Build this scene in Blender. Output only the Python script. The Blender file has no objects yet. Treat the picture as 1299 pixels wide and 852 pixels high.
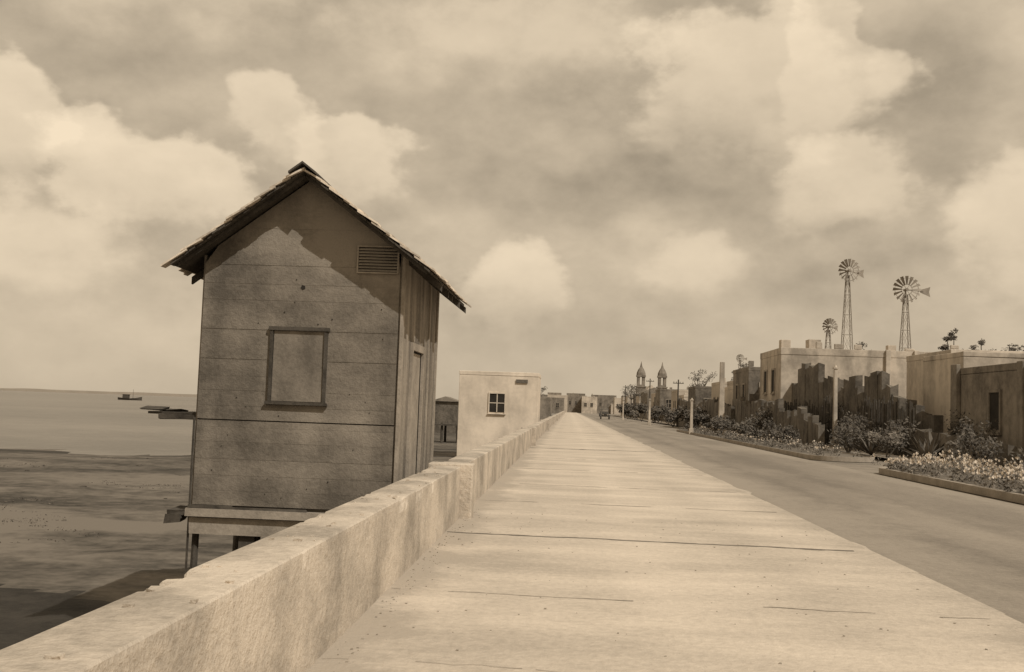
import bpy, bmesh, math, random
from mathutils import Vector, Matrix, noise
random.seed(7)
R = random.uniform
S = bpy.context.scene
S.view_settings.view_transform = 'Standard'
S.view_settings.look = 'None'
S.view_settings.exposure = 0

# ------------------------------------------------------------------ materials
TINT = (1.01, 0.872, 0.705)
def sep(v, t=TINT):
    return (v*t[0], v*t[1], v*t[2], 1)

def mat(name, lo, hi, scale=1.0, stretch=(1,1,1), rough=0.92, bump=0.25, fine=25.0,
        fine_amt=0.25, island=0.0, streak=0.0, bands=None, spec=0.2, contrast=2.6, det=5, axis=1, wob=14.0):
    m = bpy.data.materials.new(name); m.use_nodes = True
    nt = m.node_tree; N = nt.nodes; L = nt.links
    b = N['Principled BSDF']
    b.inputs['Roughness'].default_value = rough
    b.inputs['Specular IOR Level'].default_value = spec
    g = N.new('ShaderNodeNewGeometry')
    mp = N.new('ShaderNodeVectorMath'); mp.operation = 'MULTIPLY'
    mp.inputs[1].default_value = stretch
    L.new(g.outputs['Position'], mp.inputs[0])
    n1 = N.new('ShaderNodeTexNoise'); n1.inputs['Scale'].default_value = scale
    n1.inputs['Detail'].default_value = det; n1.inputs['Roughness'].default_value = 0.62
    L.new(mp.outputs[0], n1.inputs['Vector'])
    n2 = N.new('ShaderNodeTexNoise'); n2.inputs['Scale'].default_value = fine
    n2.inputs['Detail'].default_value = 3; n2.inputs['Roughness'].default_value = 0.7
    L.new(g.outputs['Position'], n2.inputs['Vector'])
    def math_(op, a, bb, clamp=False):
        k = N.new('ShaderNodeMath'); k.operation = op; k.use_clamp = clamp
        for i, v in enumerate((a, bb)):
            if v is None: continue
            if isinstance(v, (int, float)): k.inputs[i].default_value = v
            else: L.new(v, k.inputs[i])
        return k.outputs[0]
    f = math_('SUBTRACT', n1.outputs['Fac'], 0.5)
    f = math_('MULTIPLY', f, contrast)
    f2 = math_('MULTIPLY', math_('SUBTRACT', n2.outputs['Fac'], 0.5), fine_amt*4)
    f = math_('ADD', f, f2)
    if island:
        f = math_('ADD', f, math_('MULTIPLY', math_('SUBTRACT', g.outputs['Random Per Island'], 0.5), island))
    if streak:
        mp2 = N.new('ShaderNodeVectorMath'); mp2.operation = 'MULTIPLY'
        mp2.inputs[1].default_value = (1.0, 1.0, 0.22)
        L.new(g.outputs['Position'], mp2.inputs[0])
        n3 = N.new('ShaderNodeTexNoise'); n3.inputs['Scale'].default_value = 1.3
        n3.inputs['Detail'].default_value = 4; n3.inputs['Distortion'].default_value = 0.6
        L.new(mp2.outputs[0], n3.inputs['Vector'])
        f = math_('ADD', f, math_('MULTIPLY', math_('SUBTRACT', n3.outputs['Fac'], 0.5), streak*4))
    if bands:
        sx = N.new('ShaderNodeSeparateXYZ'); L.new(g.outputs['Position'], sx.inputs[0])
        n4 = N.new('ShaderNodeTexNoise'); n4.inputs['Scale'].default_value = 0.12 if wob>2 else 1.2
        n4.inputs['Detail'].default_value = 4
        L.new(g.outputs['Position'], n4.inputs['Vector'])
        y = math_('ADD', sx.outputs[axis], math_('MULTIPLY', math_('SUBTRACT', n4.outputs['Fac'], 0.5), wob))
        for (yc, w, amp) in bands:
            d = math_('ABSOLUTE', math_('SUBTRACT', y, yc), None)
            d = math_('SUBTRACT', 1.0, math_('DIVIDE', d, w), True)
            f = math_('ADD', f, math_('MULTIPLY', d, amp))
    f = math_('ADD', f, 0.5, True)
    mx = N.new('ShaderNodeMix'); mx.data_type = 'RGBA'
    mx.inputs['A'].default_value = sep(lo); mx.inputs['B'].default_value = sep(hi)
    L.new(f, mx.inputs['Factor'])
    L.new(mx.outputs['Result'], b.inputs['Base Color'])
    if bump:
        bp = N.new('ShaderNodeBump'); bp.inputs['Strength'].default_value = bump
        bp.inputs['Distance'].default_value = 0.03
        L.new(n2.outputs['Fac'], bp.inputs['Height'])
        L.new(bp.outputs[0], b.inputs['Normal'])
    return m

M = {}
M['concrete']  = mat('aged_concrete', 0.31, 0.60, 1.1, (1,1,1.4), fine=17, fine_amt=0.28, streak=0.45, bump=0.6)
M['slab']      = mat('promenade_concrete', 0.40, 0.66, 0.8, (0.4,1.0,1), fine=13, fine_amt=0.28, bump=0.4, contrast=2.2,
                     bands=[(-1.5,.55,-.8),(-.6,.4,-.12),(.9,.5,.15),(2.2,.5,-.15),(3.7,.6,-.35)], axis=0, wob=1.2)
M['sand']      = mat('drift_sand', 0.34, 0.52, 1.5, fine=20)
M['tar']       = mat('joint_tar', 0.12, 0.25, 3.0, fine=20)
M['crack']     = mat('joint_dust', 0.26, 0.38, 3.0, fine=20, bump=0)
M['street']    = mat('packed_street', 0.19, 0.31, 0.35, (1.0,0.25,1), fine=12, fine_amt=0.3, bump=0.4,
                     bands=[(4.2,.9,.5),(5.4,.35,-.3),(6.9,.4,-.3),(9.4,.7,.35)], axis=0, wob=1.4)
M['kerb']      = mat('kerb_stone', 0.24, 0.40, 1.5, fine=15)
M['ground']    = mat('shore_ground', 0.045, 0.18, 0.26, (0.4,1,1), fine=1.6, fine_amt=0.45, bump=0.5, rough=.8, contrast=3.6,
                     bands=[(31,2.2,1.1),(66,6,-0.6),(19,7,-0.35),(46,7,0.4)])
M['dark_patch']       = mat('dark_beach_patch', 0.015, 0.05, 0.8, fine=5, rough=.75, bump=.5)  # very dark tone for one irregular patch of the beach
M['earth']     = mat('dry_earth', 0.18, 0.31, 0.6, fine=6, fine_amt=0.4, bump=0.8)
M['siding']    = mat('weathered_siding', 0.115, 0.285, 0.75, (0.8,1,1.7), fine=20, fine_amt=0.2, island=0.10, bump=0.4, streak=.4)
M['siding_v']  = mat('weathered_siding_vertical', 0.14, 0.32, 1.3, (3,3,0.5), fine=18, fine_amt=0.3, island=0.5, bump=0.5)
M['darkwood']  = mat('dark_timber', 0.045, 0.11, 3, fine=20)
M['lightwood'] = mat('pale_timber', 0.22, 0.40, 2, fine=20)
M['shingle']   = mat('roof_shingle', 0.38, 0.78, 3, fine=12, island=0.9)
M['shutter']   = mat('shutter_board', 0.13, 0.27, 1.6, (1.5,2,1.0), fine=18, island=0.05)
M['void']      = mat('dark_interior', 0.025, 0.045, 2, bump=0)
M['white']     = mat('whitewash', 0.52, 0.78, 0.5, fine=5, fine_amt=0.15, streak=0.3)
M['plaster']   = mat('old_plaster', 0.30, 0.62, 0.3, fine=2.5, fine_amt=0.25, streak=0.4)
M['grey']      = mat('grey_masonry', 0.13, 0.28, 0.4, fine=3, fine_amt=0.4, streak=0.35, bump=0.6)
M['ruin']      = mat('dark_masonry', 0.08, 0.19, 0.9, fine=4, fine_amt=0.4, streak=0.3, bump=0.8, island=0.25)
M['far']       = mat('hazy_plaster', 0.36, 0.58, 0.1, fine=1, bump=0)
M['farcoast']  = mat('hazy_coast', 0.34, 0.40, 0.02, fine=.2, bump=0)
M['metal']     = mat('galvanised_iron', 0.20, 0.32, 2, rough=0.6, bump=0)
M['leaf']      = mat('foliage', 0.05, 0.16, 1.2, fine=6, island=0.9, bump=0)
M['leaf2']     = mat('dusty_foliage', 0.08, 0.23, 1.2, fine=6, island=0.9, bump=0)
M['flower']    = mat('white_flower', 0.55, 0.8, 3, island=0.5, bump=0)
M['bark']      = mat('bark', 0.07, 0.14, 4, bump=0)
M['carpaint']  = mat('black_car_enamel', 0.03, 0.05, 2, rough=0.35, bump=0, spec=0.5)
M['rubber']    = mat('tyre', 0.03, 0.04, 2, bump=0)
M['rock']      = mat('shore_rock', 0.05, 0.13, 1.5, fine=8, bump=0.6)
def sea_mat():
    m = mat('sea_water', 0.11, 0.19, 0.03, (0.2,1,1), rough=0.35, bump=0, fine=0.25, fine_amt=0.35, spec=0.5, wob=20,
            bands=[(75,12,-.5),(110,18,.3),(160,30,-.25),(500,300,.25),(3000,2300,.6)])
    nt = m.node_tree; N = nt.nodes; L = nt.links
    g = N.new('ShaderNodeNewGeometry')
    n = N.new('ShaderNodeTexNoise'); n.inputs['Scale'].default_value = 0.8; n.inputs['Detail'].default_value = 4
    L.new(g.outputs['Position'], n.inputs['Vector'])
    bp = N.new('ShaderNodeBump'); bp.inputs['Strength'].default_value = 0.8; bp.inputs['Distance'].default_value = 0.25
    L.new(n.outputs['Fac'], bp.inputs['Height'])
    L.new(bp.outputs[0], N['Principled BSDF'].inputs['Normal'])
    return m
M['sea'] = sea_mat()

# ------------------------------------------------------------------ helpers
def obj(name, verts, faces, m, parent=None, smooth=False, bevel=0):
    me = bpy.data.meshes.new(name); me.from_pydata(verts, [], faces); me.update()
    o = bpy.data.objects.new(name, me); S.collection.objects.link(o)
    me.materials.append(M[m] if isinstance(m, str) else m)
    if smooth:
        for p in me.polygons: p.use_smooth = True
    if bevel:
        bv = o.modifiers.new('bevel', 'BEVEL'); bv.width = bevel; bv.segments = 2
    if parent is not None:
        o.parent = parent
        o.matrix_parent_inverse = Matrix.Translation(-Vector(parent.location))
    return o
def empty(name, loc):
    e = bpy.data.objects.new(name, None); e.location = loc; e.empty_display_size = 0.3
    S.collection.objects.link(e); return e
class Mb:
    def __init__(s): s.v=[]; s.f=[]
    def box(s, x0,x1,y0,y1,z0,z1, j=0.0):
        n=len(s.v)
        for z in (z0,z1):
            for (x,y) in ((x0,y0),(x1,y0),(x1,y1),(x0,y1)):
                s.v.append((x+R(-j,j), y+R(-j,j), z+R(-j,j)))
        s.f += [(n,n+3,n+2,n+1),(n+4,n+5,n+6,n+7),(n,n+1,n+5,n+4),(n+1,n+2,n+6,n+5),(n+2,n+3,n+7,n+6),(n+3,n,n+4,n+7)]
    def hexa(s, pts):
        n=len(s.v); s.v += [tuple(p) for p in pts]
        s.f += [(n,n+3,n+2,n+1),(n+4,n+5,n+6,n+7),(n,n+1,n+5,n+4),(n+1,n+2,n+6,n+5),(n+2,n+3,n+7,n+6),(n+3,n,n+4,n+7)]
    def tube(s, a, b, ra, rb=None, k=8):
        rb = ra if rb is None else rb
        a=Vector(a); b=Vector(b); d=(b-a).normalized()
        u = d.orthogonal().normalized(); w = d.cross(u)
        n=len(s.v)
        for (c,r) in ((a,ra),(b,rb)):
            for i in range(k):
                t=2*math.pi*i/k; s.v.append(tuple(c+u*math.cos(t)*r+w*math.sin(t)*r))
        for i in range(k):
            j=(i+1)%k; s.f.append((n+i,n+j,n+k+j,n+k+i))
        s.f.append(tuple(n+i for i in reversed(range(k)))); s.f.append(tuple(n+k+i for i in range(k)))
    def leaves(s, c, r, count, size, shell=0.35):
        c=Vector(c)
        for _ in range(count):
            d=Vector((random.gauss(0,1),random.gauss(0,1),random.gauss(0,1))).normalized()
            q=R(shell,1)**0.6
            w = 1+0.35*noise.noise(d*2.2+c)
            p=c+Vector((d.x*r[0],d.y*r[1],d.z*r[2]))*q*w
            a=Vector((R(-1,1),R(-1,1),R(-1,1))).normalized()*size*R(.5,1.3)
            b=a.orthogonal().normalized()*size*R(.3,.7)
            n=len(s.v); s.v += [tuple(p-a*.5),tuple(p+b*.5),tuple(p+a*.5),tuple(p-b*.5)]
            s.f.append((n,n+1,n+2,n+3))
    def done(s, name, m, parent=None, **k):
        return obj(name, s.v, s.f, m, parent, **k)

# ------------------------------------------------------------------ ground sheet
def beach(x,y):
    Ys = 66 + max(0.0, x+26)*12 + 5*noise.noise(Vector((x*0.03,0,3)))
    h = -2.30 + 0.10*noise.noise(Vector((x*.15,y*.15,0))) + 0.06*noise.noise(Vector((x*.7,y*.7,5))) + 0.03*noise.noise(Vector((x*.9,y*2.4,9)))
    t = (y-Ys)/12.0
    if t > -1: h -= 0.14*min(t+1, 12)
    return h
def dark_patch_dist(x,y):  # noise-edged oval where the beach is coloured darker, left of the hut
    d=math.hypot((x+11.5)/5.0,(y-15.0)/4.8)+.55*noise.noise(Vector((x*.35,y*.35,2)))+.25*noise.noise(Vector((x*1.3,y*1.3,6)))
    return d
xs = [-6000,-3000,-1500,-800,-400,-250,-160,-120,-95]+[-80+i*2 for i in range(30)]+[-20+i*0.3 for i in range(60)]+[-1.95,-1.75,-1.6,0,4,9.6,14,20,40,100,300,1000,3000,6000]
ys = [-60,-30,-15]+[-8+i*0.35 for i in range(140)]+[41+i*2.5 for i in range(30)]+[118+i*12 for i in range(25)]+[450,600,900,1500,3000,6000]
V=[];F=[]
for y in ys:
    for x in xs:
        V.append((x,y, beach(x,y) if x<=-1.95 else -0.16))
W=len(xs)
for j in range(len(ys)-1):
    for i in range(W-1):
        a=j*W+i; F.append((a,a+1,a+W+1,a+W))
g=obj('ground',V,F,'ground',smooth=False)
g.data.materials.append(M['earth']); g.data.materials.append(M['dark_patch'])
for p in g.data.polygons:
    c=p.center
    if c.x>-1.7: p.material_index=1
    elif c.x<-2 and c.x>-20 and c.y<24 and dark_patch_dist(c.x,c.y)<1: p.material_index=2
    p.use_smooth = c.x<-2
obj('sea_water',[(-6000,40,-2.45),(-1.9,40,-2.45),(-1.9,6000,-2.45),(-6000,6000,-2.45)],[(0,1,2,3)],'sea')
n=80; cv=[];cf=[]
for i in range(n+1):
    x=-2600+i*(2700/n); h=1+ (4+8*(i/n)**2)*(.55+.5*noise.noise(Vector((i*.35,1,1))))
    cv += [(x,2600,-3),(x,2600,h),(x,2750,-3)]
for i in range(n):
    a=i*3; cf += [(a,a+3,a+4,a+1),(a+1,a+4,a+5,a+2)]
obj('distant_coast_hills',cv,cf,'farcoast')
fb=empty('fishing_boat',(-262,600,-2.4)); b=Mb()
bx,by,bz=-262,600,-2.45
hullp=[]
for (t,w_,h) in ((-7,.9,1.5),(-5,1.7,1.2),(0,2.0,1.0),(4,1.6,1.3),(7.5,.15,2.2)):
    hullp.append([(bx+t,by-w_,bz+h),(bx+t,by-w_*.5,bz-.4),(bx+t,by+w_*.5,bz-.4),(bx+t,by+w_,bz+h)])
V=[p for r in hullp for p in r]; F=[]
for i in range(4):
    for k in range(4):
        F.append((i*4+k,i*4+(k+1)%4,(i+1)*4+(k+1)%4,(i+1)*4+k))
F+=[(0,1,2,3),(19,18,17,16)]
obj('hull',V,F,'darkwood',fb)
b.box(bx-4,bx-.5,by-1.1,by+1.1,bz+1.0,bz+3.2); b.box(bx-4.3,bx-.2,by-1.3,by+1.3,bz+3.202,bz+3.4); b.tube((bx+2,by,bz+1),(bx+2,by,bz+6.5),.12,.07,6)
b.done('cabin_and_mast','darkwood',fb)

def sheet(name,x0,x1,y0,y1,z,m,nx=6,ny=60,amp=0.0,parent=None):
    V=[];F=[]
    for j in range(ny+1):
        t=(j/ny)**2.0; y=y0+(y1-y0)*t
        for i in range(nx+1):
            x=x0+(x1-x0)*i/nx
            V.append((x,y,z+amp*noise.noise(Vector((x*.6,y*.3,z)))))
    for j in range(ny):
        for i in range(nx):
            a=j*(nx+1)+i; F.append((a,a+1,a+nx+2,a+nx+1))
    return obj(name,V,F,m,parent,smooth=True)
pr = Mb()
pr.box(-1.7,3.55,-12,520,-0.4,0.0)
pr.done('promenade','slab')
kb = Mb(); y=-12
while y<300:
    w_=R(1.6,2.6)
    kb.box(3.551,3.74+R(-.03,.03),y+.003,y+w_,-0.4,-0.003+R(-.004,.0),0.004); y+=w_
kb.done('kerb','slab')
sheet('street',3.6,9.7,-12,520,-0.12,'street',amp=0.006)
V=[];F=[];n=400
for i in range(n+1):
    y=-10+(i/n)**1.7*260
    o=.24+.30*noise.noise(Vector((0,y*.45,3)))+.18*noise.noise(Vector((0,y*2.1,8)))
    V += [(3.7,y,-.045),(3.7+max(.05,o),y,-.112)]
for i in range(n): a=i*2; F.append((a,a+1,a+3,a+2))
obj('drifted_sand',V,F,'sand')
for nm,mm,lst in (('pavement_joint','tar',((12.9,.12),(41,.55),(69,.5),(97,.5))),
                  ('pavement_crack','crack',((4.6,.015),(6.4,.015),(8.85,.03),(17.5,.05),(21.5,.06),(27,.09),(33,.1),(55,.2)))):
    jt=Mb()
    for yj,w in lst:
        n=60; x0=-1.48; x1=3.5; sk=R(-.05,.05)
        base=len(jt.v)
        for i in range(n+1):
            x=x0+(x1-x0)*i/n; yy=yj+sk*x+0.07*noise.noise(Vector((x*1.5,yj,0)))*(1 if w<.2 else 2)+.03*noise.noise(Vector((x*7,yj,0)))
            ww=w*(.25+1.1*abs(noise.noise(Vector((x*2.5,yj,7))))+.1)
            jt.v += [(x,yy-ww/2,0.004),(x,yy+ww/2,0.004)]
        for i in range(n):
            if mm=='crack' and noise.noise(Vector((i*.13,yj,4)))<-.12: continue
            a=base+i*2; jt.f.append((a,a+2,a+3,a+1))
    jt.done(nm,mm)
b=Mb()
for i in range(420):
    y=R(1.5,16); x=R(-1.45,3.5) if random.random()<.45 else -1.47+abs(random.gauss(0,.14)); s_=R(.003,.011)
    b.box(x,x+s_*R(1,2),y,y+s_*R(1,2),0.0,s_*.8,s_*.2)
b.done('grit','kerb')

# ------------------------------------------------------------------ parapet wall
def wall(name,y0,y1,step0):
    prof=[(-1.50,-0.3),(-1.50,0.02),(-1.50,0.25),(-1.50,0.45),(-1.50,0.60),(-1.50,0.695),(-1.502,0.718),(-1.512,0.728),(-1.60,0.732),(-1.70,0.735),(-1.80,0.733),(-1.875,0.728),(-1.888,0.715),(-1.89,0.6),(-1.89,0.2),(-1.91,-0.6),(-1.95,-1.5),(-2.0,-2.8)]
    V=[];F=[];y=y0;k=len(prof)
    yl=[]
    while y<y1: yl.append(y); y+= max(step0, abs(y)*0.010)
    yl.append(y1)
    for y in yl:
        for i,(x,z) in enumerate(prof):
            p=Vector((x*1.7,y*1.1,z*1.7))
            e=0.005*noise.noise(p*.8)+0.003*noise.noise(p*6)
            chip=0
            if i in (5,6,7,8):
                c_=noise.noise(Vector((y*1.3,3.3,0)))+.6*noise.noise(Vector((y*9,1.3,0)))
                if c_>0.48: chip=min((c_-0.48)*0.2,.03)*(1 if i<8 else .3)
            if i in (11,12):
                c_=noise.noise(Vector((y*1.1,9.3,0)))+.6*noise.noise(Vector((y*8,5.3,0)))
                if c_>0.46: chip=min((c_-0.46)*0.2,.03)
            sx = -1 if x>-1.7 else 1
            V.append((x+e+sx*chip*.8, y, z+e*.8-chip if z>0 else z))
    for j in range(len(yl)-1):
        for i in range(k-1):
            a=j*k+i; F.append((a,a+1,a+k+1,a+k))
    F.append(tuple(range(k))); F.append(tuple(reversed([ (len(yl)-1)*k+i for i in range(k)])))
    return obj(name,V,F,'concrete',smooth=False)
pw=empty('parapet_wall',(-1.7,0,0))
def adopt(o,p):
    o.parent=p; o.matrix_parent_inverse=Matrix.Translation(-Vector(p.location))
for i,(a,b) in enumerate(((-10,8.846),(8.853,14.55),(14.95,43),(43.4,85),(85.03,400))):
    adopt(wall('wall_section_%d'%(i+1),a,b,0.04),pw)
pm=Mb()
for yc in (14.55,43.0,72.0,101,130,160):
    pm.box(-1.97,-1.33,yc,yc+.40,-2.6,0.765,0.004)
pm.done('pilasters','concrete',pw,bevel=0.02)
cp=Mb()
for i in range(60):
    y=R(1.2,14); cx=R(-1.86,-1.54); s_=R(.004,.018)
    cp.box(cx,cx+s_*R(1,3),y,y+s_*R(1,3),.728,.735+s_*.6,.004)
cp.done('loose_plaster_crumbs','concrete',pw)

# ------------------------------------------------------------------ wooden shed on stilts
shed=empty('wooden_beach_hut',(-3.79,16,-2.3))
XL,XR,YF,YB,XC,ZR,SL=-5.17,-2.40,14.10,17.9,-3.72,4.68,0.75
def xl(z): return max(XL, XC-(ZR-z)/SL)
def xr(z): return min(XR, XC+(ZR-z)/SL)
def gable(yf,sgn,name):
    b=Mb(); z=0.10
    while z<ZR-0.02:
        h=R(.19,.27); z1=min(z+h,ZR)
        z0=z+0.0007
        if sgn<0 and z<1.27<z1: z1=1.27
        if sgn<0 and abs(z-1.27)<.01: z0=z+.018
        o=R(-.002,.002)
        cuts=[0,1]
        if random.random()<.35: cuts=[0,R(.3,.7),1]
        sag=R(-.001,.001)
        for a,c_ in zip(cuts[:-1],cuts[1:]):
            def px(zz,t): return xl(zz)+(xr(zz)-xl(zz))*t
            yo=yf+sgn*(0.028+o+R(-.0008,.0008)); yi=yf
            ee=0.0007
            P=[(px(z0,a)+ee,yo,z0),(px(z0,c_)-ee,yo,z0+sag),(px(z0,c_)-ee,yi,z0+sag),(px(z0,a)+ee,yi,z0)]
            Q=[(px(z1,a)+ee,yo-sgn*.002,z1),(px(z1,c_)-ee,yo-sgn*.002,z1+sag),(px(z1,c_)-ee,yi,z1+sag),(px(z1,a)+ee,yi,z1)]
            b.hexa(P+Q)
        z=z1
    b.done(name,'siding',shed)
gable(YF,-1,'front_siding'); gable(YB,1,'rear_siding')
core=[(XL+.03,YF+.01,.02),(XR-.03,YF+.01,.02),(XR-.03,YF+.01,ZR-SL*(XR-XC)-.04),(XC,YF+.01,ZR-.04),(XL+.03,YF+.01,ZR-SL*(XC-XL)-.04)]
core2=[(x,YB-.01,z) for x,_,z in core]
obj('frame_core',core+core2,[(0,1,2,3,4),(9,8,7,6,5),(0,5,6,1),(1,6,7,2),(2,7,8,3),(3,8,9,4),(4,9,5,0)],'darkwood',shed)
for side,x,sg in (('right',XR,1),('left',XL,-1)):
    b=Mb(); y=YF
    ztop=ZR-SL*abs(x-XC)
    while y<YB-.02:
        y1=min(y+R(.16,.24),YB)
        zb_=0.06+R(-.02,.02)
        if side=='right' and 15.12<y1 and y<16.22: zb_=2.49
        b.box(min(x,x+sg*.028),max(x,x+sg*.028),y+.002,y1-.002,zb_,ztop-.01,0.001)
        y=y1
    b.done(side+'_siding','siding_v',shed)
d=Mb()
for i in range(5): d.box(XR+.002,XR+.02,15.18+i*.197,15.373+i*.197,0.08,2.36,0.001)
d.done('door','lightwood',shed)
d=Mb()
d.box(XR+.03,XR+.07,15.05,15.15,0.05,2.5); d.box(XR+.03,XR+.07,16.2,16.3,0.05,2.5); d.box(XR+.03,XR+.068,15.152,16.198,2.39,2.5)
d.box(XR+.03,XR+.07,YF-.045,YF+.1,-.02,ZR-SL*(XR-XC)-.05); d.box(XR+.03,XR+.06,17.8,17.93,-.02,ZR-SL*(XR-XC)-.05)
d.box(XR+.03,XR+.05,16.9,17.0,.05,ZR-SL*(XR-XC)-.05)
d.done('corner_posts_and_door_frame','lightwood',shed)
w=Mb(); x0,x1,z0,z1=-4.16,-3.39,1.55,2.56; yf=YF-.03
w.box(x0-.022,x0+.022,yf-.04,yf,z0-.04,z1+.03,.008); w.box(x1-.022,x1+.022,yf-.04,yf,z0-.03,z1+.04,.008)
w.box(x0-.04,x1+.04,yf-.05,yf-.002,z1-.002,z1+.035,.008); w.box(x0-.05,x1+.05,yf-.055,yf-.002,z0-.035,z0+.008,.008)
w.done('window_frame','darkwood',shed)
w=Mb()
w.box(x0+.030,x1-.030,yf-.018,yf-.003,z0+.016,z1-.010,.003)
w.done('window_shutter','shutter',shed)
w=Mb(); x0,x1,z0,z1=-2.99,-2.44,3.40,3.75
w.box(x0-.02,x1+.02,yf-.04,yf,z1,z1+.02); w.box(x0-.02,x1+.02,yf-.04,yf,z0-.02,z0)
w.box(x0-.02,x0,yf-.038,yf,z0,z1); w.box(x1,x1+.02,yf-.038,yf,z0,z1)
w.done('vent_frame','lightwood',shed)
w=Mb()
for i in range(8):
    z=z0+.01+i*.042; w.hexa([(x0,yf-.03,z),(x1,yf-.03,z),(x1,yf-.008,z+.022),(x0,yf-.008,z+.022),(x0,yf-.03,z+.01),(x1,yf-.03,z+.01),(x1,yf-.008,z+.032),(x0,yf-.008,z+.032)])
w.done('vent_louvres','siding',shed)
obj('vent_back',[(x0,yf-.004,z0),(x1,yf-.004,z0),(x1,yf-.004,z1),(x0,yf-.004,z1)],[(0,1,2,3)],'void',shed)
kh=Mb(); kh.tube((-3.76,yf-.002,3.16),(-3.76,yf+.004,3.16),.035,.035,5)
for i in range(26):
    xx=R(XL+.1,XR-.1); z_=R(.2,3.3); kh.tube((xx,yf-.004,z_),(xx,yf+.004,z_),R(.006,.012),.006,5)
kh.done('knots_and_nails','void',shed)
# roof
tipL,tipR=-5.50,-1.93; Y0,Y1=13.66,18.25
rf=Mb(); zz=lambda x,o=0: ZR+.03-SL*abs(x-XC)+o
for s,tip in ((-1,tipL),(1,tipR)):
    n=22
    for i in range(n):
        a=XC+(tip-XC)*i/n; c_=XC+(tip-XC)*(i+1)/n
        a,c_=sorted((a+.002*s,c_-.002*s)); e0=Y0+.09*noise.noise(Vector((i*.33,s,0)))+R(-.012,.012); e1=Y1+R(-.1,.06)
        rf.hexa([(a,e0,zz(a)),(c_,e0,zz(c_)),(c_,e1,zz(c_)),(a,e1,zz(a)),(a,e0,zz(a,.03)),(c_,e0,zz(c_,.03)),(c_,e1,zz(c_,.03)),(a,e1,zz(a,.03))])
rf.done('roof_sheathing','darkwood',shed)
rt=Mb()
for s,tip in ((-1,tipL),(1,tipR)):
    for yy in (14.6,15.3,16.0,16.7,17.4,18.1):
        xe=tip+s*R(-.05,.06)
        a,c_=sorted((XC,xe))
        rt.hexa([(a,yy,zz(a,-.11)),(c_,yy,zz(c_,-.11)),(c_,yy+.06,zz(c_,-.11)),(a,yy+.06,zz(a,-.11)),(a,yy,zz(a,-.004)),(c_,yy,zz(c_,-.004)),(c_,yy+.06,zz(c_,-.004)),(a,yy+.06,zz(a,-.004))])
rt.done('rafters','darkwood',shed)
sh=Mb()
for s,tip in ((-1,tipL),(1,tipR)):
    n=9; Ld=abs(tip-XC)
    for i in range(n):
        y=Y0-.03
        while y<Y1:
            wd=R(.14,.26); a=XC+s*(Ld*(i)/n-.02); c_=XC+s*(Ld*(i+1.0)/n+.05+R(-.02,.09 if i==n-1 else .02))
            lift=.034
            y_=y+(R(-.06,.02) if y<Y0 else 0)
            la,lc=(lift+.002,lift+.028+R(0,.022))
            pts=[(a,zz(a,la)),(c_,zz(c_,lc))]
            th=.028
            if s<0: pts=pts[::-1]
            (ax,az),(cx,cz)=pts
            sh.hexa([(ax,y_,az),(cx,y_,cz),(cx,y+wd-.006,cz),(ax,y+wd-.006,az),(ax,y_,az+th),(cx,y_,cz+th),(cx,y+wd-.006,cz+th),(ax,y+wd-.006,az+th)])
            y+=wd
sh.done('roof_shingles','shingle',shed)
rc=Mb()
y=Y0-.1
while y<Y1:
    k=R(.4,.6); o=R(0,.015)
    for s in (-1,1):
        a=XC; c_=XC+s*.19
        if s<0:a,c_=c_,a
        h0=.085+o
        rc.hexa([(a,y,zz(a,h0)),(c_,y,zz(c_,h0)),(c_,y+k,zz(c_,h0)),(a,y+k,zz(a,h0)),(a,y,zz(a,h0+.03)),(c_,y,zz(c_,h0+.03)),(c_,y+k,zz(c_,h0+.03)),(a,y+k,zz(a,h0+.03))])
    y+=k
rc.done('ridge_cap','darkwood',shed)
bb=Mb()
for s,tip in ((-1,tipL+.06),(1,tipR-.06)):
    a,c_=sorted((XC+s*.004,tip))
    yy=Y0+.1
    bb.hexa([(a,yy,zz(a,-.06)),(c_,yy,zz(c_,-.06)),(c_,yy+.03,zz(c_,-.06)),(a,yy+.03,zz(a,-.06)),(a,yy,zz(a,-.003)),(c_,yy,zz(c_,-.003)),(c_,yy+.03,zz(c_,-.003)),(a,yy+.03,zz(a,-.003))])
bb.done('barge_boards','darkwood',shed)
fl=Mb()
fl.box(XL-.06,XR+.02,YF-.12,YB+.05,-.06,.055,.006)
fl.done('floor_deck','lightwood',shed)
fl=Mb()
fl.box(XL-.02,-3.4,YF-.06,YF-.005,-.30,-.07,.008)
fl.box(XL-.02,XR,YF+.05,YF+.2,-.22,-.065); fl.box(XL-.02,XR,YB-.2,YB-.05,-.22,-.065)
fl.done('skirt_boards','lightwood',shed)
fl=Mb()
for x in (XL+.03,XC,XR-.1):
    for y in (YF+.1,16,YB-.12):
        fl.tube((x+R(-.03,.03),y,-2.7),(x,y,-.07),.055,.05,8)
fl.hexa([(XL,YF+.12,-2.2),(XL+.08,YF+.12,-2.2),(XL+.08,YF+.18,-2.2),(XL,YF+.18,-2.2),(XC,YF+.12,-.35),(XC+.08,YF+.12,-.35),(XC+.08,YF+.18,-.35),(XC,YF+.18,-.35)])
fl.box(-4.5,-4.28,YF+.0,YF+.3,-.52,-.31)
fl.box(XL-.04,-4.6,YF-.09,YF-.031,.06,.10,.008); fl.box(-4.62,-3.55,YF-.085,YF-.031,.045,.085,.01)
fl.done('stilts_and_braces','darkwood',shed)
fl=Mb()
for i in range(3): fl.box(XL+.1,XR-.1,YB-.05,YB-.01,-.5-.28*i,-.25-.28*i,.01)
fl.done('rear_skirt','siding',shed)
fl=Mb()
fl.box(-5.92,XL-.005,14.2,14.9,1.33,1.365,.012); fl.box(-5.75,XL-.005,14.15,14.21,1.26,1.33,.01)
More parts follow.
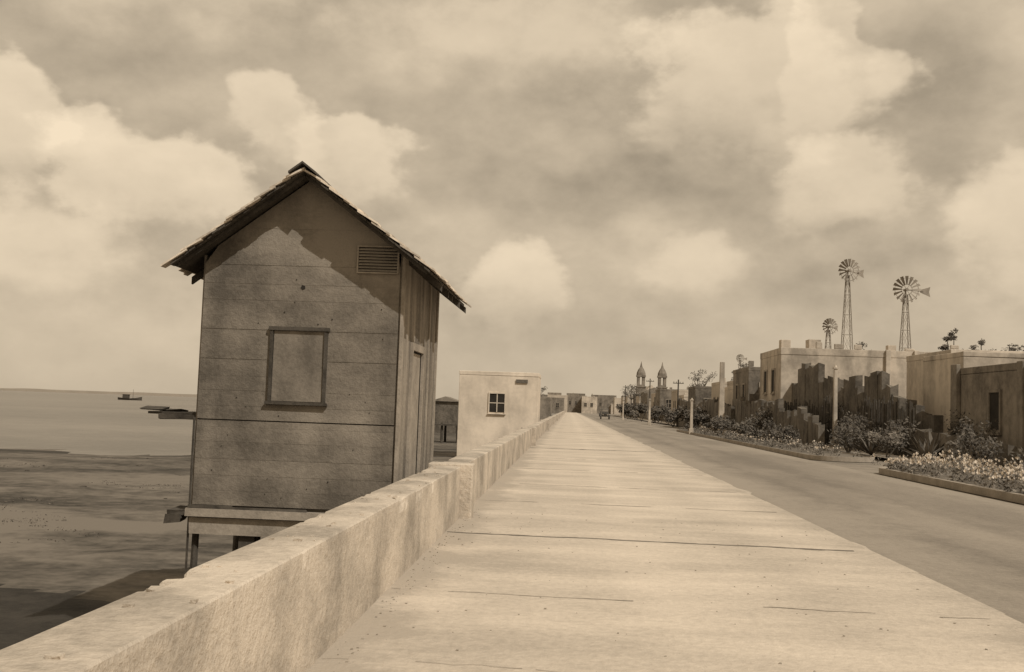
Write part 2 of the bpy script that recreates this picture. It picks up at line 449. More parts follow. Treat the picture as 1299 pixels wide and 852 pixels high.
fl.box(-6.02,-5.7,14.15,14.4,1.37,1.42,.025); fl.box(-5.8,-5.5,14.3,14.6,1.37,1.40,.02); fl.box(-5.55,XL-.02,14.12,14.6,-.06,.0,.02); fl.box(-5.58,-5.36,14.1,14.4,-.18,-.07,.03)
fl.box(XL-.06,XL-.035,YF-.02,YF+.01,-1.0,1.3,.008)
fl.done('landing_timbers','darkwood',shed)

# ------------------------------------------------------------------ generic buildings
def windows_on(w,f,face,c,y,zc,ww,hh):
    if face=='front':
        w.box(c-ww/2,c+ww/2,y-.02,y+.05,zc-hh/2,zc+hh/2)
        t=.09
        f.box(c-ww/2-t,c-ww/2,y-.08,y+.03,zc-hh/2-t,zc+hh/2+t); f.box(c+ww/2,c+ww/2+t,y-.08,y+.03,zc-hh/2-t,zc+hh/2+t)
        f.box(c-ww/2,c+ww/2,y-.078,y+.03,zc+hh/2,zc+hh/2+t); f.box(c-ww/2-t*1.3,c+ww/2+t*1.3,y-.14,y+.03,zc-hh/2-t*1.7,zc-hh/2-t)
        f.box(c-.035,c+.035,y-.05,y-.018,zc-hh/2,zc+hh/2); f.box(c-ww/2,c-.037,y-.05,y-.018,zc-.03,zc+.03); f.box(c+.037,c+ww/2,y-.05,y-.018,zc-.03,zc+.03)
    else:
        w.box(y-.02,y+.05,c-ww/2,c+ww/2,zc-hh/2,zc+hh/2)
        t=.12
        f.box(y-.08,y+.03,c-ww/2-t,c-ww/2,zc-hh/2-t,zc+hh/2+t); f.box(y-.08,y+.03,c+ww/2,c+ww/2+t,zc-hh/2-t,zc+hh/2+t)
        f.box(y-.078,y+.03,c-ww/2,c+ww/2,zc+hh/2,zc+hh/2+t); f.box(y-.14,y+.03,c-ww/2-t,c+ww/2+t,zc-hh/2-t*1.8,zc-hh/2-t)
def house(name,x0,x1,y0,y1,h,m='plaster',zb=-.2,fw=(),sw=(),parapet=.35,roof='flat',trim='kerb',crenel=0):
    e=empty(name,((x0+x1)/2,(y0+y1)/2,zb))
    b=Mb(); b.box(x0,x1,y0,y1,zb,h-parapet); b.done('walls',m,e,bevel=.03)
    if roof=='flat':
        b=Mb(); t=.22; z0=h-parapet+.002; o=.02
        b.box(x0-o,x1+o,y0-o,y0+t,z0,h,.015); b.box(x0-o,x1+o,y1-t,y1+o,z0,h+.003)
        b.box(x0-o+.003,x0+t,y0+t,y1-t,z0,h-.003,.01); b.box(x1-t,x1+o-.003,y0+t,y1-t,z0,h-.003)
        if crenel:
            x=x0
            while x<x1-.5:
                if random.random()<crenel: b.box(x,x+R(.3,.7),y0,y0+.2,h+.02,h+R(.15,.5),.015)
                x+=R(1,2.2)
        b.done('parapet',m,e,bevel=.03)
    else:
        zc=h-parapet+.002; xm=(x0+x1)/2; rr=(x1-x0)*.2
        obj('roof',[(x0-.3,y0-.3,zc),(x1+.3,y0-.3,zc),(xm,y0-.3,zc+rr),(x0-.3,y1+.3,zc),(x1+.3,y1+.3,zc),(xm,y1+.3,zc+rr)],
            [(0,1,2),(3,5,4),(0,2,5,3),(1,4,5,2),(0,3,4,1)],'grey',e)
    w=Mb(); f=Mb()
    for (c_,zc,ww,hh) in fw: windows_on(w,f,'front',c_,y0,zc,ww,hh)
    for (c_,zc,ww,hh) in sw: windows_on(w,f,'side',c_,x0,zc,ww,hh)
    if w.v:
        w.done('window_openings','void',e); f.done('window_frames',trim,e)
    return e

wb=house('whitewashed_hut',-8.08,-2.25,75,80.5,4.12,'white',-2.6,fw=((-5.25,1.83,1.1,1.35),),parapet=.3,trim='white')
v=Mb()
v.box(-3.9,-3.05,74.9,75.02,3.35,3.6); v.done('roof_vent','ruin',wb)
house('fishing_hut',-18.6,-15.2,140,145,2.5,'ruin',-2.6,parapet=.5,roof='gable')
house('boat_house',-6.5,-2.3,128,140,2.9,'grey',-2.6,fw=((-4.4,1.2,1.0,1.0),))
house('boat_house',-9.5,-3.2,170,184,3.4,'grey',-2.6)
jy=Mb()
for i in range(9):
    x=-16+i*1.6; jy.tube((x,104,-3),(x,104,-.35+R(-.1,.3)),.14,.12); jy.tube((x,107,-3),(x,107,-.4),.14,.12)
jy.box(-17,-2.4,103.6,107.3,-.55,-.38,.02)
jy.done('timber_jetty','darkwood')

gb=house('grey_masonry_building',17.2,27,24,47,3.98,'grey',-.2,sw=((42.5,2.1,1.0,1.5),(34.5,2.2,1.0,1.4)),parapet=.3,trim='grey')
b=Mb(); b.box(17.0,17.19,46.2,46.9,-.2,4.15); b.box(17.0,17.19,39.6,40.1,-.2,4.0); b.done('buttresses','grey',gb,bevel=.03)
house('plaster_annexe',18.2,21.5,48.6,54,4.9,'plaster',-.2,fw=((19.8,3.6,.8,1.0),),parapet=.25)
pb=house('long_plastered_building',15.2,44,75,83,6.55,'plaster',-.2,fw=((26.2,4.9,.9,1.3),(31.2,4.9,.9,1.3)),sw=((77.5,4.2,1.0,1.6),(80.5,4.2,1.0,1.6)),parapet=.5,crenel=.25)
b=Mb()
for x in (22.6,24.6,29,34): b.box(x,x+.35,74.8,74.99,-.2,6.6)
b.box(17.5,18.4,76.5,77.4,6.1,7.3,.03); b.box(23.4,24.0,77,77.6,6.1,7.1); b.box(15.4,16.1,76,76.8,6.1,7.2)
b.done('pilasters_and_chimneys','plaster',pb,bevel=.03)
house('plastered_house',22.5,33,62,70,5.9,'plaster',-.2,fw=((24.5,4.2,.8,1.2),(27.5,4.2,.8,1.2)),parapet=.4,crenel=.2)
house('grey_house',14.8,19.5,86,94,5.6,'grey',-.2,fw=((16.2,3.6,.9,1.3),),sw=((88,3.4,1,1.5),(91.5,3.4,1,1.5)),crenel=.5)

def ruin(name,X,th,prof,m='ruin',step=.9,jag=.45):
    b=Mb()
    def H(y):
        for (a,ha),(c_,hc) in zip(prof[:-1],prof[1:]):
            if a<=y<=c_: return ha+(hc-ha)*(y-a)/(c_-a)
        return prof[-1][1]
    y=prof[0][0]
    while y<prof[-1][0]:
        s=R(step*.35,step*1.5); h=max(.4,H(y+s/2)+R(-jag,jag*.5)); t1=R(-.10,.10)
        x=X+R(-.03,.03)
        b.hexa([(x,y,-.2),(x+th,y,-.2),(x+th,y+s-.002,-.2),(x,y+s-.002,-.2),(x,y,h+t1),(x+th,y,h+R(-.1,.1)),(x+th,y+s-.002,h+R(-.1,.1)),(x,y+s-.002,h-t1)])
        y+=s
    return b.done(name,m)
ruin('old_masonry_wall',16.0,.4,[(46,2.0),(50.5,2.3),(51.5,2.8),(54,3.9),(56.2,4.0),(57,3.2),(59,3.9),(62,3.6),(64.3,4.1),(66.8,4.2),(67,5.2),(73,5.4),(73.5,4.2),(80,4.0),(88,4.6)])
ruin('old_masonry_wall',13.6,.35,[(57,1.3),(61,2.0),(66,1.9),(69,2.6),(76,2.5),(84,2.9)],'ruin')
ruin('garden_wall',13.4,.3,[(86,2.5),(100,3.0),(110,2.6),(128,3.4)],'ruin',1.6,.25)
ruin('garden_wall',15.0,.3,[(36,.9),(45,1.2)],'ruin',1.2,.1)
pf=empty('paling_fence',(15.2,55,0)); b=Mb(); y=46.5
while y<74:
    wd=R(.10,.2); h=2.3+.9*noise.noise(Vector((0,y*.35,1)))+R(-.2,.35)
    if 55.5<y<57 or 63<y<64: h*=.6
    x=15.25+.12*noise.noise(Vector((y*.3,0,0)))
    lean=R(-.05,.05)
    b.hexa([(x,y,-.2),(x+.06,y,-.2),(x+.06,y+wd,-.2),(x,y+wd,-.2),(x+lean,y+lean,h),(x+.05+lean,y+lean,h),(x+.05+lean,y+wd*.8+lean,h+R(-.1,.1)),(x+lean,y+wd*.8+lean,h+R(-.1,.1))])
    y+=wd+R(.02,.10)
b.done('stakes','darkwood',pf)
b=Mb(); b.box(15.32,15.38,46.5,74,.7,.8,.01); b.box(15.32,15.38,46.5,74,1.5,1.6,.01); b.done('rails','darkwood',pf)
b=Mb()
for (x,y,w_,h) in ((16.5,52,2.2,2.6),(16.5,57.5,3,3.4),(14.0,63,1.2,2.2),(16.5,66.5,3.0,4.2),(13.9,72,1.3,2.6),(13.9,80,2.2,3.2)):
    n=3
    for i in range(n):
        hn=h*(1-.18*i)*R(.95,1.03)
        xa,xb=x+w_*i/n,x+w_*(i+1)/n-.003; ya=y+R(-.02,.02)
        b.hexa([(xa,ya,-.2),(xb,ya,-.2),(xb,ya+.35,-.2),(xa,ya+.35,-.2),(xa,ya,hn),(xb,ya,hn-R(0,.12)),(xb,ya+.35,hn-R(0,.1)),(xa,ya+.35,hn)])
b.done('partition_wall','ruin')

y=98
while y<330:
    d_=R(7,13); x0=R(15.5,18.5); h=R(3.6,5.4)+(y-98)*.008; 
    mm=random.choice(['plaster','grey','grey','far','ruin'])
    house('row_house',x0,x0+R(7,12),y,y+d_,h,mm,-.2,
          fw=((x0+1.6,h*.55,.9,1.3),(x0+4,h*.55,.9,1.3)),sw=((y+2,h*.5,1,1.6),(y+5,h*.5,1,1.6)),crenel=.5,
          roof='flat' if random.random()<.85 else 'gable')
    y+=d_+R(1.0,5)
for i in range(30):
    yy=R(340,560); xx=R(-16,60) if i>10 else R(-16,12); h=R(4.0,8.5)
    if 0<xx<11 and yy<430: xx-=14
    house('town_house',xx,xx+R(5,12),yy,yy+10,h,random.choice(['far','plaster','far','grey']),-.3,fw=((xx+1.6,h*.5,1.0,1.5),(xx+4.2,h*.5,1.0,1.5)),roof='flat' if random.random()<.85 else 'gable',crenel=.3)
ch=empty('twin_tower_church',(35,452,0))
b=Mb()
for x in (29.2,38.4):
    b.box(x,x+4,450,454,-.2,12); b.box(x-.3,x+4.3,449.7,454.3,12.002,12.5); b.box(x+.3,x+3.7,450.3,453.7,12.502,13.2)
    for (u,v_) in ((.3,.3),(2.5,.3),(.3,2.5),(2.5,2.5)): b.box(x+u,x+u+1.2,450+v_,450+v_+1.2,13.202,16.5)
    b.box(x,x+4,450,454,16.502,17.3)
    n=len(b.v); k=8
    for (r,z) in ((2.0,17.3),(1.9,18.4),(1.3,19.8),(.6,20.8),(.35,21.8),(.06,23.4)):
        for i in range(k):
            t=2*math.pi*i/k; b.v.append((x+2+r*math.cos(t),452+r*math.sin(t),z))
    for j in range(5):
        for i in range(k):
            b.f.append((n+j*k+i,n+j*k+(i+1)%k,n+(j+1)*k+(i+1)%k,n+(j+1)*k+i))
b.done('bell_towers','grey',ch)
b=Mb(); b.box(33.25,38.35,450.5,475,-.2,10.5); b.hexa([(33.25,450.6,10.5),(38.35,450.6,10.5),(38.35,475,10.5),(33.25,475,10.5),(35.6,450.6,13),(36,450.6,13),(36,475,13),(35.6,475,13)])
b.done('nave','far',ch)
b=Mb(); b.box(34.9,36.7,450.4,450.52,-.2,4.2); b.box(35.2,36.4,450.4,450.52,6.5,8.3)
for x in (29.2,38.4): b.box(x+1.4,x+2.6,449.92,450.02,7,9.5)
b.done('door_and_windows','void',ch)

# ------------------------------------------------------------------ wind pumps
def windpump(x,y,z,r,zb=0,yaw=0.0,nb=16):
    e=empty('wind_pump',(x,y,zb))
    b=Mb(); hb=.8; ht=.14; top=z-.35*r
    P=lambda sx,sy,t: (x+sx*(hb+(ht-hb)*t), y+sy*(hb+(ht-hb)*t), zb+(top-zb)*t)
    for sx in (-1,1):
        for sy in (-1,1): b.tube(P(sx,sy,0),P(sx,sy,1),.045,.035,5)
    n=8
    for i in range(n):
        t0=i/n; t1=(i+1)/n
        cs=[(-1,-1),(1,-1),(1,1),(-1,1)]
        for a,c_ in zip(cs,cs[1:]+cs[:1]):
            b.tube(P(*a,t0),P(*c_,t0),.02,.02,4); b.tube(P(*a,t0),P(*c_,t1),.014,.014,4); b.tube(P(*c_,t0),P(*a,t1),.014,.014,4)
    b.tube((x,y,top-.3),(x,y,z+.1),.08,.07,6)
    b.done('lattice_tower','metal',e)
    cy,sy_=math.cos(yaw),math.sin(yaw)
    def T(a,d,h): return (x+a*cy-d*sy_, y+a*sy_+d*cy, z+h)
    b=Mb()
    for i in range(nb):
        t=2*math.pi*i/nb; dt=.42*math.pi/nb
        r0,r1=r*.34,r
        c=[]
        for (rr,ddt,dd) in ((r0,-dt*1.0,-.38),(r0,dt*1.0,-.30),(r1,dt*1.25,-.22),(r1,-dt*1.25,-.42)):
            c.append(T(rr*math.cos(t+ddt),dd,rr*math.sin(t+ddt)))
        n=len(b.v); b.v+=c; b.f.append((n,n+1,n+2,n+3))
    b.done('wheel_blades','metal',e)
    b=Mb()
    for rr in (.4*r,.85*r):
        k=20
        for i in range(k):
            t=2*math.pi*i/k; u=2*math.pi*(i+1)/k
            b.tube(T(rr*math.cos(t),-.27,rr*math.sin(t)),T(rr*math.cos(u),-.27,rr*math.sin(u)),.025,.025,4)
    for i in range(6):
        t=math.pi*i/3; b.tube(T(0,-.28,0),T(.9*r*math.cos(t),-.28,.9*r*math.sin(t)),.025,.025,4)
    b.tube(T(0,-.45,0),T(0,.35,0),.13,.13,8)
    b.tube(T(0,.1,0),T(1.5*r,.9,0),.04,.04,5)
    n=len(b.v)
    b.v += [T(1.25*r,.8,-.10*r),T(2.1*r,1.2,-.38*r),T(2.0*r,1.17,0),T(2.1*r,1.2,.38*r),T(1.25*r,.8,.10*r)]
    b.f.append((n,n+1,n+2,n+3,n+4))
    b.done('hub_rims_and_tail_vane','metal',e)
windpump(26.5,100,15.8,1.15,0,.25)
windpump(30.4,95,13.5,1.25,0,.0)
windpump(27.2,110,11.2,.9,0,.3)
windpump(36,220,13.5,.9,0,.1)

def post(name,x,y,h,w0,m='plaster',cap=True):
    e=empty(name,(x,y,-.1)); b=Mb()
    b.hexa([(x-w0,y-w0,-.15),(x+w0,y-w0,-.15),(x+w0,y+w0,-.15),(x-w0,y+w0,-.15),(x-w0*.75,y-w0*.75,h),(x+w0*.75,y-w0*.75,h),(x+w0*.75,y+w0*.75,h),(x-w0*.75,y+w0*.75,h)])
    b.box(x-w0*1.5,x+w0*1.5,y-w0*1.5,y+w0*1.5,-.16,.35)
    b.done('shaft','%s'%m,e,bevel=.02)
    if cap:
        b=Mb(); b.box(x-w0*1.1,x+w0*1.1,y-w0*1.1,y+w0*1.1,h+.002,h+.09); b.tube((x,y,h+.09),(x,y,h+.22),w0*.8,w0*.3,8); b.done('cap',m,e)
post('concrete_pillar',11.75,80,5.6,.22,'plaster',False)
post('lamp_post',14.9,58.5,4.35,.12,'plaster')
post('lamp_post',9.95,84,2.6,.12,'plaster')
for y in (128,190): post('lamp_post',10.0,y,3.0,.13,'plaster')
def utility_pole(x,y,h):
    e=empty('utility_pole',(x,y,0)); b=Mb()
    b.tube((x,y,-.2),(x+.05,y,h),.11,.08,8); b.box(x-.6,x+.7,y-.05,y+.02,h-.5,h-.41)
    for dx in (-.5,-.2,.25,.6): b.tube((x+dx,y-.02,h-.41),(x+dx,y-.02,h-.25),.04,.03,6)
    b.done('pole_and_crossarm','darkwood',e)
for x,y,h in ((13.2,126,5.6),(13.2,170,7),(13,240,7.5)): utility_pole(x,y,h)

# ------------------------------------------------------------------ flower beds & planting
def bed(name,x0,x1,y0,y1,leaves,flowers,hgt):
    e=empty(name,((x0+x1)/2,(y0+y1)/2,0))
    r=(x1-x0)/2*.9; pts=[]
    def arc(cx,cy,a0,a1,rr):
        for i in range(9):
            t=a0+(a1-a0)*i/8; pts.append((cx+rr*math.cos(t),cy+rr*math.sin(t)))
    arc(x1-r,y1-r,0,math.pi/2,r); arc(x0+r,y1-r,math.pi/2,math.pi,r)
    arc(x0+r,y0+r,math.pi,1.5*math.pi,r); arc(x1-r,y0+r,1.5*math.pi,2*math.pi,r)
    c=Vector(((x0+x1)/2,(y0+y1)/2)); n=len(pts); V=[];F=[]
    inn=[]
    for p in pts:
        d=(c-Vector(p)); d.normalize(); inn.append((p[0]+(.18 if p[0]<c.x else -.18)*min(1,abs(d.x)*6), p[1]+d.y*.18))
    for p in pts: V.append((*p,-.14))
    for p in pts: V.append((*p,.05))
    for p in inn: V.append((*p,.05))
    for p in inn: V.append((*p,.01))
    for i in range(n):
        j=(i+1)%n
        for k in range(3): F.append((k*n+i,k*n+j,(k+1)*n+j,(k+1)*n+i))
    obj('kerb_edging',V,F,'kerb',e)
    obj('soil',[(*p,.012) for p in inn],[tuple(range(n))],'ground',e)
    L=Mb(); Fm=Mb()
    area=(x1-x0-.5)*(y1-y0-.5)
    for _ in range(int(area*leaves)):
        x=R(x0+.1,x1-.2); y=R(y0+.3,y1-.2); 
        if noise.noise(Vector((x*.5,y*.4,1)))<-.25: continue
        hh=hgt*(.55+.8*abs(noise.noise(Vector((x*.8,y*.8,0)))))
        L.leaves((x,y,hh*.5),(.24,.24,hh*.55),16,.13,.1)
        if random.random()<flowers:
            for q in range(random.randint(2,7)):
                fx,fy,fz=x+R(-.2,.2),y+R(-.2,.2),hh*R(.75,1.15); s_=R(.02,.05)
                for a in range(2):
                    t=R(0,3.14); n0=len(Fm.v); u=Vector((math.cos(t),math.sin(t),R(-.4,.4)))*s_; w_=Vector((R(-.3,.3),R(-.3,.3),1))*s_
                    pc=Vector((fx,fy,fz)); Fm.v+=[tuple(pc-u),tuple(pc-w_),tuple(pc+u),tuple(pc+w_)]; Fm.f.append((n0,n0+1,n0+2,n0+3))
    L.done('plants','leaf2',e)
    if Fm.v: Fm.done('flowers','flower',e)
bed('flower_bed',10.0,13.2,19,35.0,10,.8,.6)
bed('flower_bed',9.9,12.6,42,96,2.4,.25,.55)
sheet('pavement',13.3,15.9,10,330,-0.002,'kerb')
def shrub(x,y,r,h,cnt,m='leaf',name='shrub'):
    e=empty(name,(x,y,0)); b=Mb()
    for i in range(5):
        t=R(0,6.28); b.tube((x,y,-.1),(x+math.cos(t)*r*.5,y+math.sin(t)*r*.5,h*.6),.035,.012,5)
    b.done('stems','bark',e)
    b=Mb(); k=7
    for i in range(k):
        t=R(0,6.28); q=R(0,.7)*r; b.leaves((x+math.cos(t)*q,y+math.sin(t)*q,h*R(.3,.8)),(r*.42,r*.42,h*.28),cnt//k,.16*max(1,y/50),.1)
    b.done('foliage',m,e)
for (x,y,r,h,m) in ((14.2,36.5,1.1,1.5,'leaf'),(15.2,33.5,1.3,1.4,'leaf'),(16.0,30,1.3,1.6,'leaf'),(15.3,39.5,.9,1.8,'leaf'),(16.2,44,1.2,2.1,'leaf'),(14.6,29,1.2,1.2,'leaf'),(14.4,45.5,1.2,1.7,'leaf'),
    (14.9,26.5,1.2,1.0,'leaf2'),(15.0,48,1.2,1.6,'leaf'),(13.5,44.5,1.0,1.1,'leaf2'),(13.4,50,1.2,1.4,'leaf'),(14.6,54,1.2,1.9,'leaf'),(12.2,58,1.0,1.3,'leaf'),(14.2,51.5,1.2,1.8,'leaf'),
    (11.2,66,1.2,1.4,'leaf'),(11.0,76,1.3,1.6,'leaf'),(12.8,70,1.3,2.1,'leaf'),(12.4,62,1.1,1.5,'leaf'),(11.4,90,1.4,1.6,'leaf'),(12.3,100,1.6,2.5,'leaf'),(11.9,118,1.8,2.4,'leaf'),(12.4,140,2.0,2.8,'leaf'),(12,170,2.2,2.8,'leaf'),(12,210,2.5,3,'leaf'),(15.5,61,1.0,2.8,'leaf')):
    shrub(x,y,r,h,560,m)
def agave(x,y,s):
    b=Mb()
    for i in range(22):
        t=R(0,6.28); el=R(.35,1.35); L_=s*R(.8,1.2)
        d=Vector((math.cos(t)*math.cos(el),math.sin(t)*math.cos(el),math.sin(el))); u=Vector((-math.sin(t),math.cos(t),0))*s*.07
        n=len(b.v); o=Vector((x,y,0)); m_=o+d*L_*.55; tip=o+d*L_-Vector((0,0,s*.08))
        b.v+=[tuple(o-u),tuple(o+u),tuple(m_+u),tuple(tip),tuple(m_-u)]; b.f.append((n,n+1,n+2,n+3,n+4))
    b.done('agave_plant','leaf')
for a in ((13.8,40.5,1.2),(14.8,42.5,1.3),(13.6,47,1.1),(13.5,31,.9)): agave(*a)

def tree(x,y,h,cr,cnt,name='tree',m='leaf',lf=.3):
    e=empty(name,(x,y,0)); b=Mb(); p=Vector((x,y,-.2)); tops=[]
    q=Vector((x+R(-.3,.3),y+R(-.3,.3),h*.55)); b.tube(p,q,.2,.12,8)
    for i in range(7):
        t=i*.9+R(-.3,.3); r=cr*R(.5,.9); z=h*R(.68,.95); tip=Vector((x+math.cos(t)*r,y+math.sin(t)*r,z))
        b.tube(q,tip,.09,.03,6); tops.append(tip)
    tops.append(Vector((x,y,h*.95))); b.done('trunk_and_limbs','bark',e)
    b=Mb()
    for tp in tops:
        for k in range(3):
            c_=tp+Vector((R(-.5,.5),R(-.5,.5),R(-.3,.3)))*cr*.5
            b.leaves(c_,(cr*.3,cr*.3,cr*.2),cnt//24,lf,.1)
    b.done('crown',m,e)
tree(33.5,92,9.9,1.1,600); tree(37.2,95,9.4,1.0,400); tree(29.5,106,9.6,1.6,600); tree(20.5,98,8.0,1.2,400)
tree(41.5,96,9.0,1.8,600); tree(22,130,8.0,1.8,500); tree(21,165,8.5,2.2,500); tree(14.5,240,7.5,2.2,500); tree(-8,250,6.5,3,600); tree(18,300,9,3.0,600); tree(-13,300,7,3.5,600)
b=Mb()
for i in range(60):
    x=R(-40,75); y=R(560,640); b.leaves((x,y,3.5),(5,4,R(2.5,4.5)),60,1.6,.1)
b.done('distant_tree_row','leaf2')

def car(x,y):
    e=empty('vintage_car',(x,y,-.12)); z=-.12
    prof=[(-2.0,.55),(-2.0,1.0),(-1.85,1.25),(-1.7,1.85),(-.9,1.95),(.35,1.9),(.5,1.3),(1.65,1.2),(1.75,1.05),(1.75,.5)]
    V=[];n=len(prof)
    for sx in (-.68,.68):
        for (a,h) in prof: V.append((x+sx*(.86 if a>.45 else 1),y-a,z+h))
    F=[tuple(range(n)),tuple(reversed(range(n,2*n)))]+[(i,n+i,n+(i+1)%n,(i+1)%n) for i in range(n)]
    obj('body',V,F,'carpaint',e,bevel=.05)
    b=Mb()
    for a in (-1.35,1.3):
        for sx in (-.75,.75):
            b.tube((x+sx-.07,y-a,z+.38),(x+sx+.07,y-a,z+.38),.38,.38,16)
    b.done('wheels','rubber',e)
    b=Mb()
    for sx in (-.8,.8):
        for a in (-1.35,1.3): b.hexa([(x+sx-.14,y-a-.5,z+.5),(x+sx+.14,y-a-.5,z+.5),(x+sx+.14,y-a+.5,z+.5),(x+sx-.14,y-a+.5,z+.5),(x+sx-.14,y-a-.3,z+.85),(x+sx+.14,y-a-.3,z+.85),(x+sx+.14,y-a+.3,z+.85),(x+sx-.14,y-a+.3,z+.85)])
        b.box(x+sx-.14,x+sx+.14,y-.7,y+.75,z+.38,z+.44)
    b.done('mudguards','carpaint',e)
    b=Mb(); b.tube((x-.4,y-1.85,z+.85),(x-.4,y-1.7,z+.85),.13,.13,12); b.tube((x+.4,y-1.85,z+.85),(x+.4,y-1.7,z+.85),.13,.13,12)
    b.box(x-.55,x+.55,y-.48,y-.44,z+1.35,z+1.8)
    b.done('headlamps_and_windscreen','metal',e)
car(6.7,190); car(8.6,262)

# ------------------------------------------------------------------ shore litter
b=Mb()
def rock(b,c,r):
    bm=bmesh.new(); bmesh.ops.create_icosphere(bm,subdivisions=2,radius=1)
    n=len(b.v); sd=Vector((R(0,50),R(0,50),0))
    for v_ in bm.verts:
        q=v_.co*(1+.45*noise.noise(v_.co*1.6+sd)); b.v.append((c[0]+q.x*r[0],c[1]+q.y*r[1],c[2]+q.z*r[2]))
    for f in bm.faces: b.f.append(tuple(n+v_.index for v_ in f.verts))
    bm.free()
for _ in range(40):
    y=R(30,64); x=-2.4-R(0,1)**1.3*min(45,y*.75+3)
    r=R(.05,.14); rock(b,(x,y,beach(x,y)+r*.05),(r*R(.8,1.6),r,r*.45))
b.done('shore_rocks','rock')
b=Mb()
for _ in range(2200):
    y=R(14,66); x=-2.5-R(0,1)*min(50,y*.8+3)
    if noise.noise(Vector((x*.07,y*.2,3)))<.05: continue
    b.leaves((x,y,beach(x,y)+.005),(.7,.25,.012),9,.07,.1)
b.done('shore_weed','leaf')

# ------------------------------------------------------------------ sun, sky, camera
sd=Vector((.466,-.49,.736)).normalized()
sl=bpy.data.lights.new('sun','SUN'); sl.energy=2.9; sl.angle=math.radians(.5); sl.color=(1,.955,.88)
so=bpy.data.objects.new('sun',sl); S.collection.objects.link(so); so.rotation_euler=sd.to_track_quat('Z','Y').to_euler(); so.location=(20,-20,30)

wd=bpy.data.worlds.new('World'); S.world=wd; wd.use_nodes=True
wd.cycles.sampling_method='MANUAL'; wd.cycles.sample_map_resolution=512
nt=wd.node_tree; N=nt.nodes; L=nt.links
for n_ in list(N): N.remove(n_)
out=N.new('ShaderNodeOutputWorld'); bg=N.new('ShaderNodeBackground'); L.new(bg.outputs[0],out.inputs[0])
sky=N.new('ShaderNodeTexSky'); sky.sky_type='NISHITA'; sky.sun_disc=False
sky.sun_elevation=math.asin(sd.z); sky.sun_rotation=math.atan2(sd.x,sd.y)
bw=N.new('ShaderNodeRGBToBW'); L.new(sky.outputs[0],bw.inputs[0])
def mth(op,a,b=None,c=None,clamp=False):
    k=N.new('ShaderNodeMath'); k.operation=op; k.use_clamp=clamp
    for i,v in enumerate((a,b,c)):
        if v is None: continue
        if isinstance(v,(int,float)): k.inputs[i].default_value=v
        else: L.new(v,k.inputs[i])
    return k.outputs[0]
def vm(op,a,b):
    k=N.new('ShaderNodeVectorMath'); k.operation=op
    for i,v in enumerate((a,b)):
        if v is None: continue
        if isinstance(v,tuple): k.inputs[i].default_value=v
        else: L.new(v,k.inputs[i])
    return k
tc=N.new('ShaderNodeTexCoord'); D=tc.outputs['Generated']
sx=N.new('ShaderNodeSeparateXYZ'); L.new(D,sx.inputs[0])
az=mth('MULTIPLY',mth('ARCTAN2',sx.outputs[0],sx.outputs[1]),57.2958)
el=mth('MULTIPLY',mth('ARCSINE',sx.outputs[2]),57.2958)
cb=N.new('ShaderNodeCombineXYZ'); L.new(az,cb.inputs[0]); L.new(el,cb.inputs[1])
def nz(vec,scale,detail=7,rough=.55):
    n_=N.new('ShaderNodeTexNoise'); n_.inputs['Scale'].default_value=scale; n_.inputs['Detail'].default_value=detail; n_.inputs['Roughness'].default_value=rough
    L.new(vec,n_.inputs['Vector']); return n_
st=vm('MULTIPLY',D,(1,1,1.5)).outputs[0]
wn=nz(st,10.0,4,.55)
warp=vm('MULTIPLY',vm('SUBTRACT',wn.outputs['Color'],(.5,.5,.5)).outputs[0],(7.0,5.5,0)).outputs[0]
P=vm('ADD',cb.outputs[0],warp).outputs[0]
n2=nz(st,9.0,6,.58)
off=vm('ADD',st,(-.009,0,-.028)).outputs[0]
n2b=nz(off,9.0,6,.58)
n3=nz(vm('MULTIPLY',D,(1,1,3.0)).outputs[0],3.0,3,.5)
blobs=[(9.5,17.6,6.8,4.6,.36,.76),(13.6,18.3,3.4,3.8,.20,.9),(-3,20,10,3.4,.24,.4),(2,12.4,9.5,2.4,-.13,.3),(14.5,12.2,4.6,2.6,.28,.7),(23.5,9.5,4.4,4.2,.34,.6),
 (-30.5,13.4,3.6,3.0,.40,.82),(-23,11.2,5.0,2.8,.38,.78),(-29,7.2,6,3.2,.26,.5),(-17,14.6,2.8,2.2,.30,.75),(-12.5,13.4,3.4,2.2,.32,.78),(-3.6,6.8,3.6,2.6,.27,.75),
 (7,8,3,1.8,.19,.5),(19.8,17,3.4,5,-.12,.35),(-10.5,17,6,2,-.07,.2),(-24,17.0,7,1.8,-.06,.2),(-13,8,5,3,-.07,.2),(-26,21.0,11,3.0,.30,.3),(11,6.5,5,2,-.05,.2)]
acc=mth('MULTIPLY_ADD',mth('SUBTRACT',n3.outputs['Fac'],.5),.42,.505)
acc=mth('ADD',acc,mth('MULTIPLY',mth('SUBTRACT',n2.outputs['Fac'],.5),.20))
rel=mth('MULTIPLY',mth('SUBTRACT',n2.outputs['Fac'],n2b.outputs['Fac']),-.52)
acc=mth('ADD',acc,rel)
n2c=mth('MULTIPLY',mth('SUBTRACT',n2.outputs['Fac'],.5),1.5)
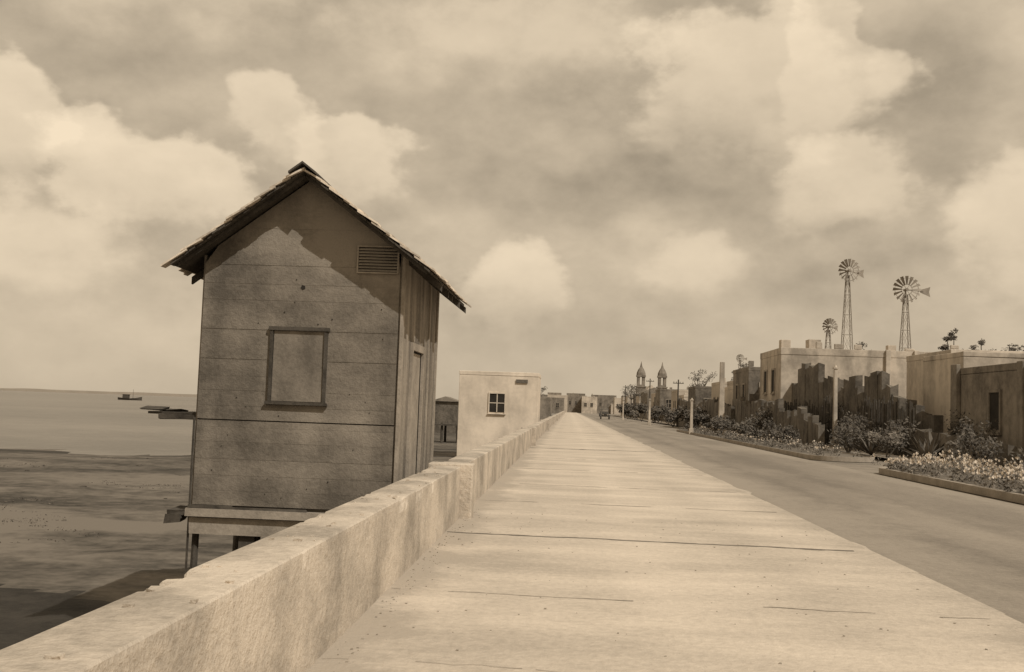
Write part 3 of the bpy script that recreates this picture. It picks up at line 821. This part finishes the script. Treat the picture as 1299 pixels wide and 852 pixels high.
for (a,e_,ra,re,amp,sharp) in blobs:
    v=vm('MULTIPLY',vm('SUBTRACT',P,(a,e_,0)).outputs[0],(1/ra,1/re,0)).outputs[0]
    ln=vm('LENGTH',v,None).outputs['Value']
    ln=mth('ADD',ln,n2c)
    mr=N.new('ShaderNodeMapRange'); mr.interpolation_type='SMOOTHSTEP'
    mr.inputs['From Min'].default_value=1.15; mr.inputs['From Max'].default_value=1.15-(1.15*(1-sharp)+.12)
    L.new(ln,mr.inputs['Value'])
    k=mth('MULTIPLY',mr.outputs[0],amp)
    if amp>.12:
        s_=N.new('ShaderNodeSeparateXYZ'); L.new(v,s_.inputs[0])
        gfac=mth('MULTIPLY_ADD',s_.outputs[1],.50,.66,True)
        k=mth('MULTIPLY',k,gfac)
    acc=mth('ADD',acc,k)
hz=N.new('ShaderNodeMapRange'); hz.inputs['From Min'].default_value=8; hz.inputs['From Max'].default_value=0; L.new(el,hz.inputs['Value'])
mxv=N.new('ShaderNodeMix'); mxv.data_type='FLOAT'; L.new(mth('MULTIPLY',hz.outputs[0],.65),mxv.inputs['Factor']); L.new(acc,mxv.inputs['A']); mxv.inputs['B'].default_value=.52
val=mth('MAXIMUM',mxv.outputs['Result'],.32)
over=mth('MAXIMUM',mth('SUBTRACT',val,.68),0.0)
val=mth('SUBTRACT',val,mth('MULTIPLY',over,.45)); val=mth('MINIMUM',val,.9)
val=mth('ADD',mth('MULTIPLY',val,8.8),mth('MULTIPLY',mth('MINIMUM',bw.outputs[0],8.0),.12))
cm=N.new('ShaderNodeCombineColor')
L.new(mth('MULTIPLY',val,1.09),cm.inputs[0]); L.new(mth('MULTIPLY',val,.90),cm.inputs[1]); L.new(mth('MULTIPLY',val,.655),cm.inputs[2])
L.new(cm.outputs[0],bg.inputs['Color']); bg.inputs['Strength'].default_value=.1

cam=bpy.data.cameras.new('camera'); co=bpy.data.objects.new('camera',cam); S.collection.objects.link(co)
cam.sensor_width=36; cam.lens=36.03; cam.clip_end=12000; cam.clip_start=.05
rot=Matrix.Rotation(math.radians(3.3),4,'Z')@Matrix.Rotation(math.radians(90+3.94),4,'X')@Matrix.Rotation(math.radians(2.0),4,'Z')
co.matrix_world=Matrix.Translation((0,0,1.6))@rot
S.camera=co
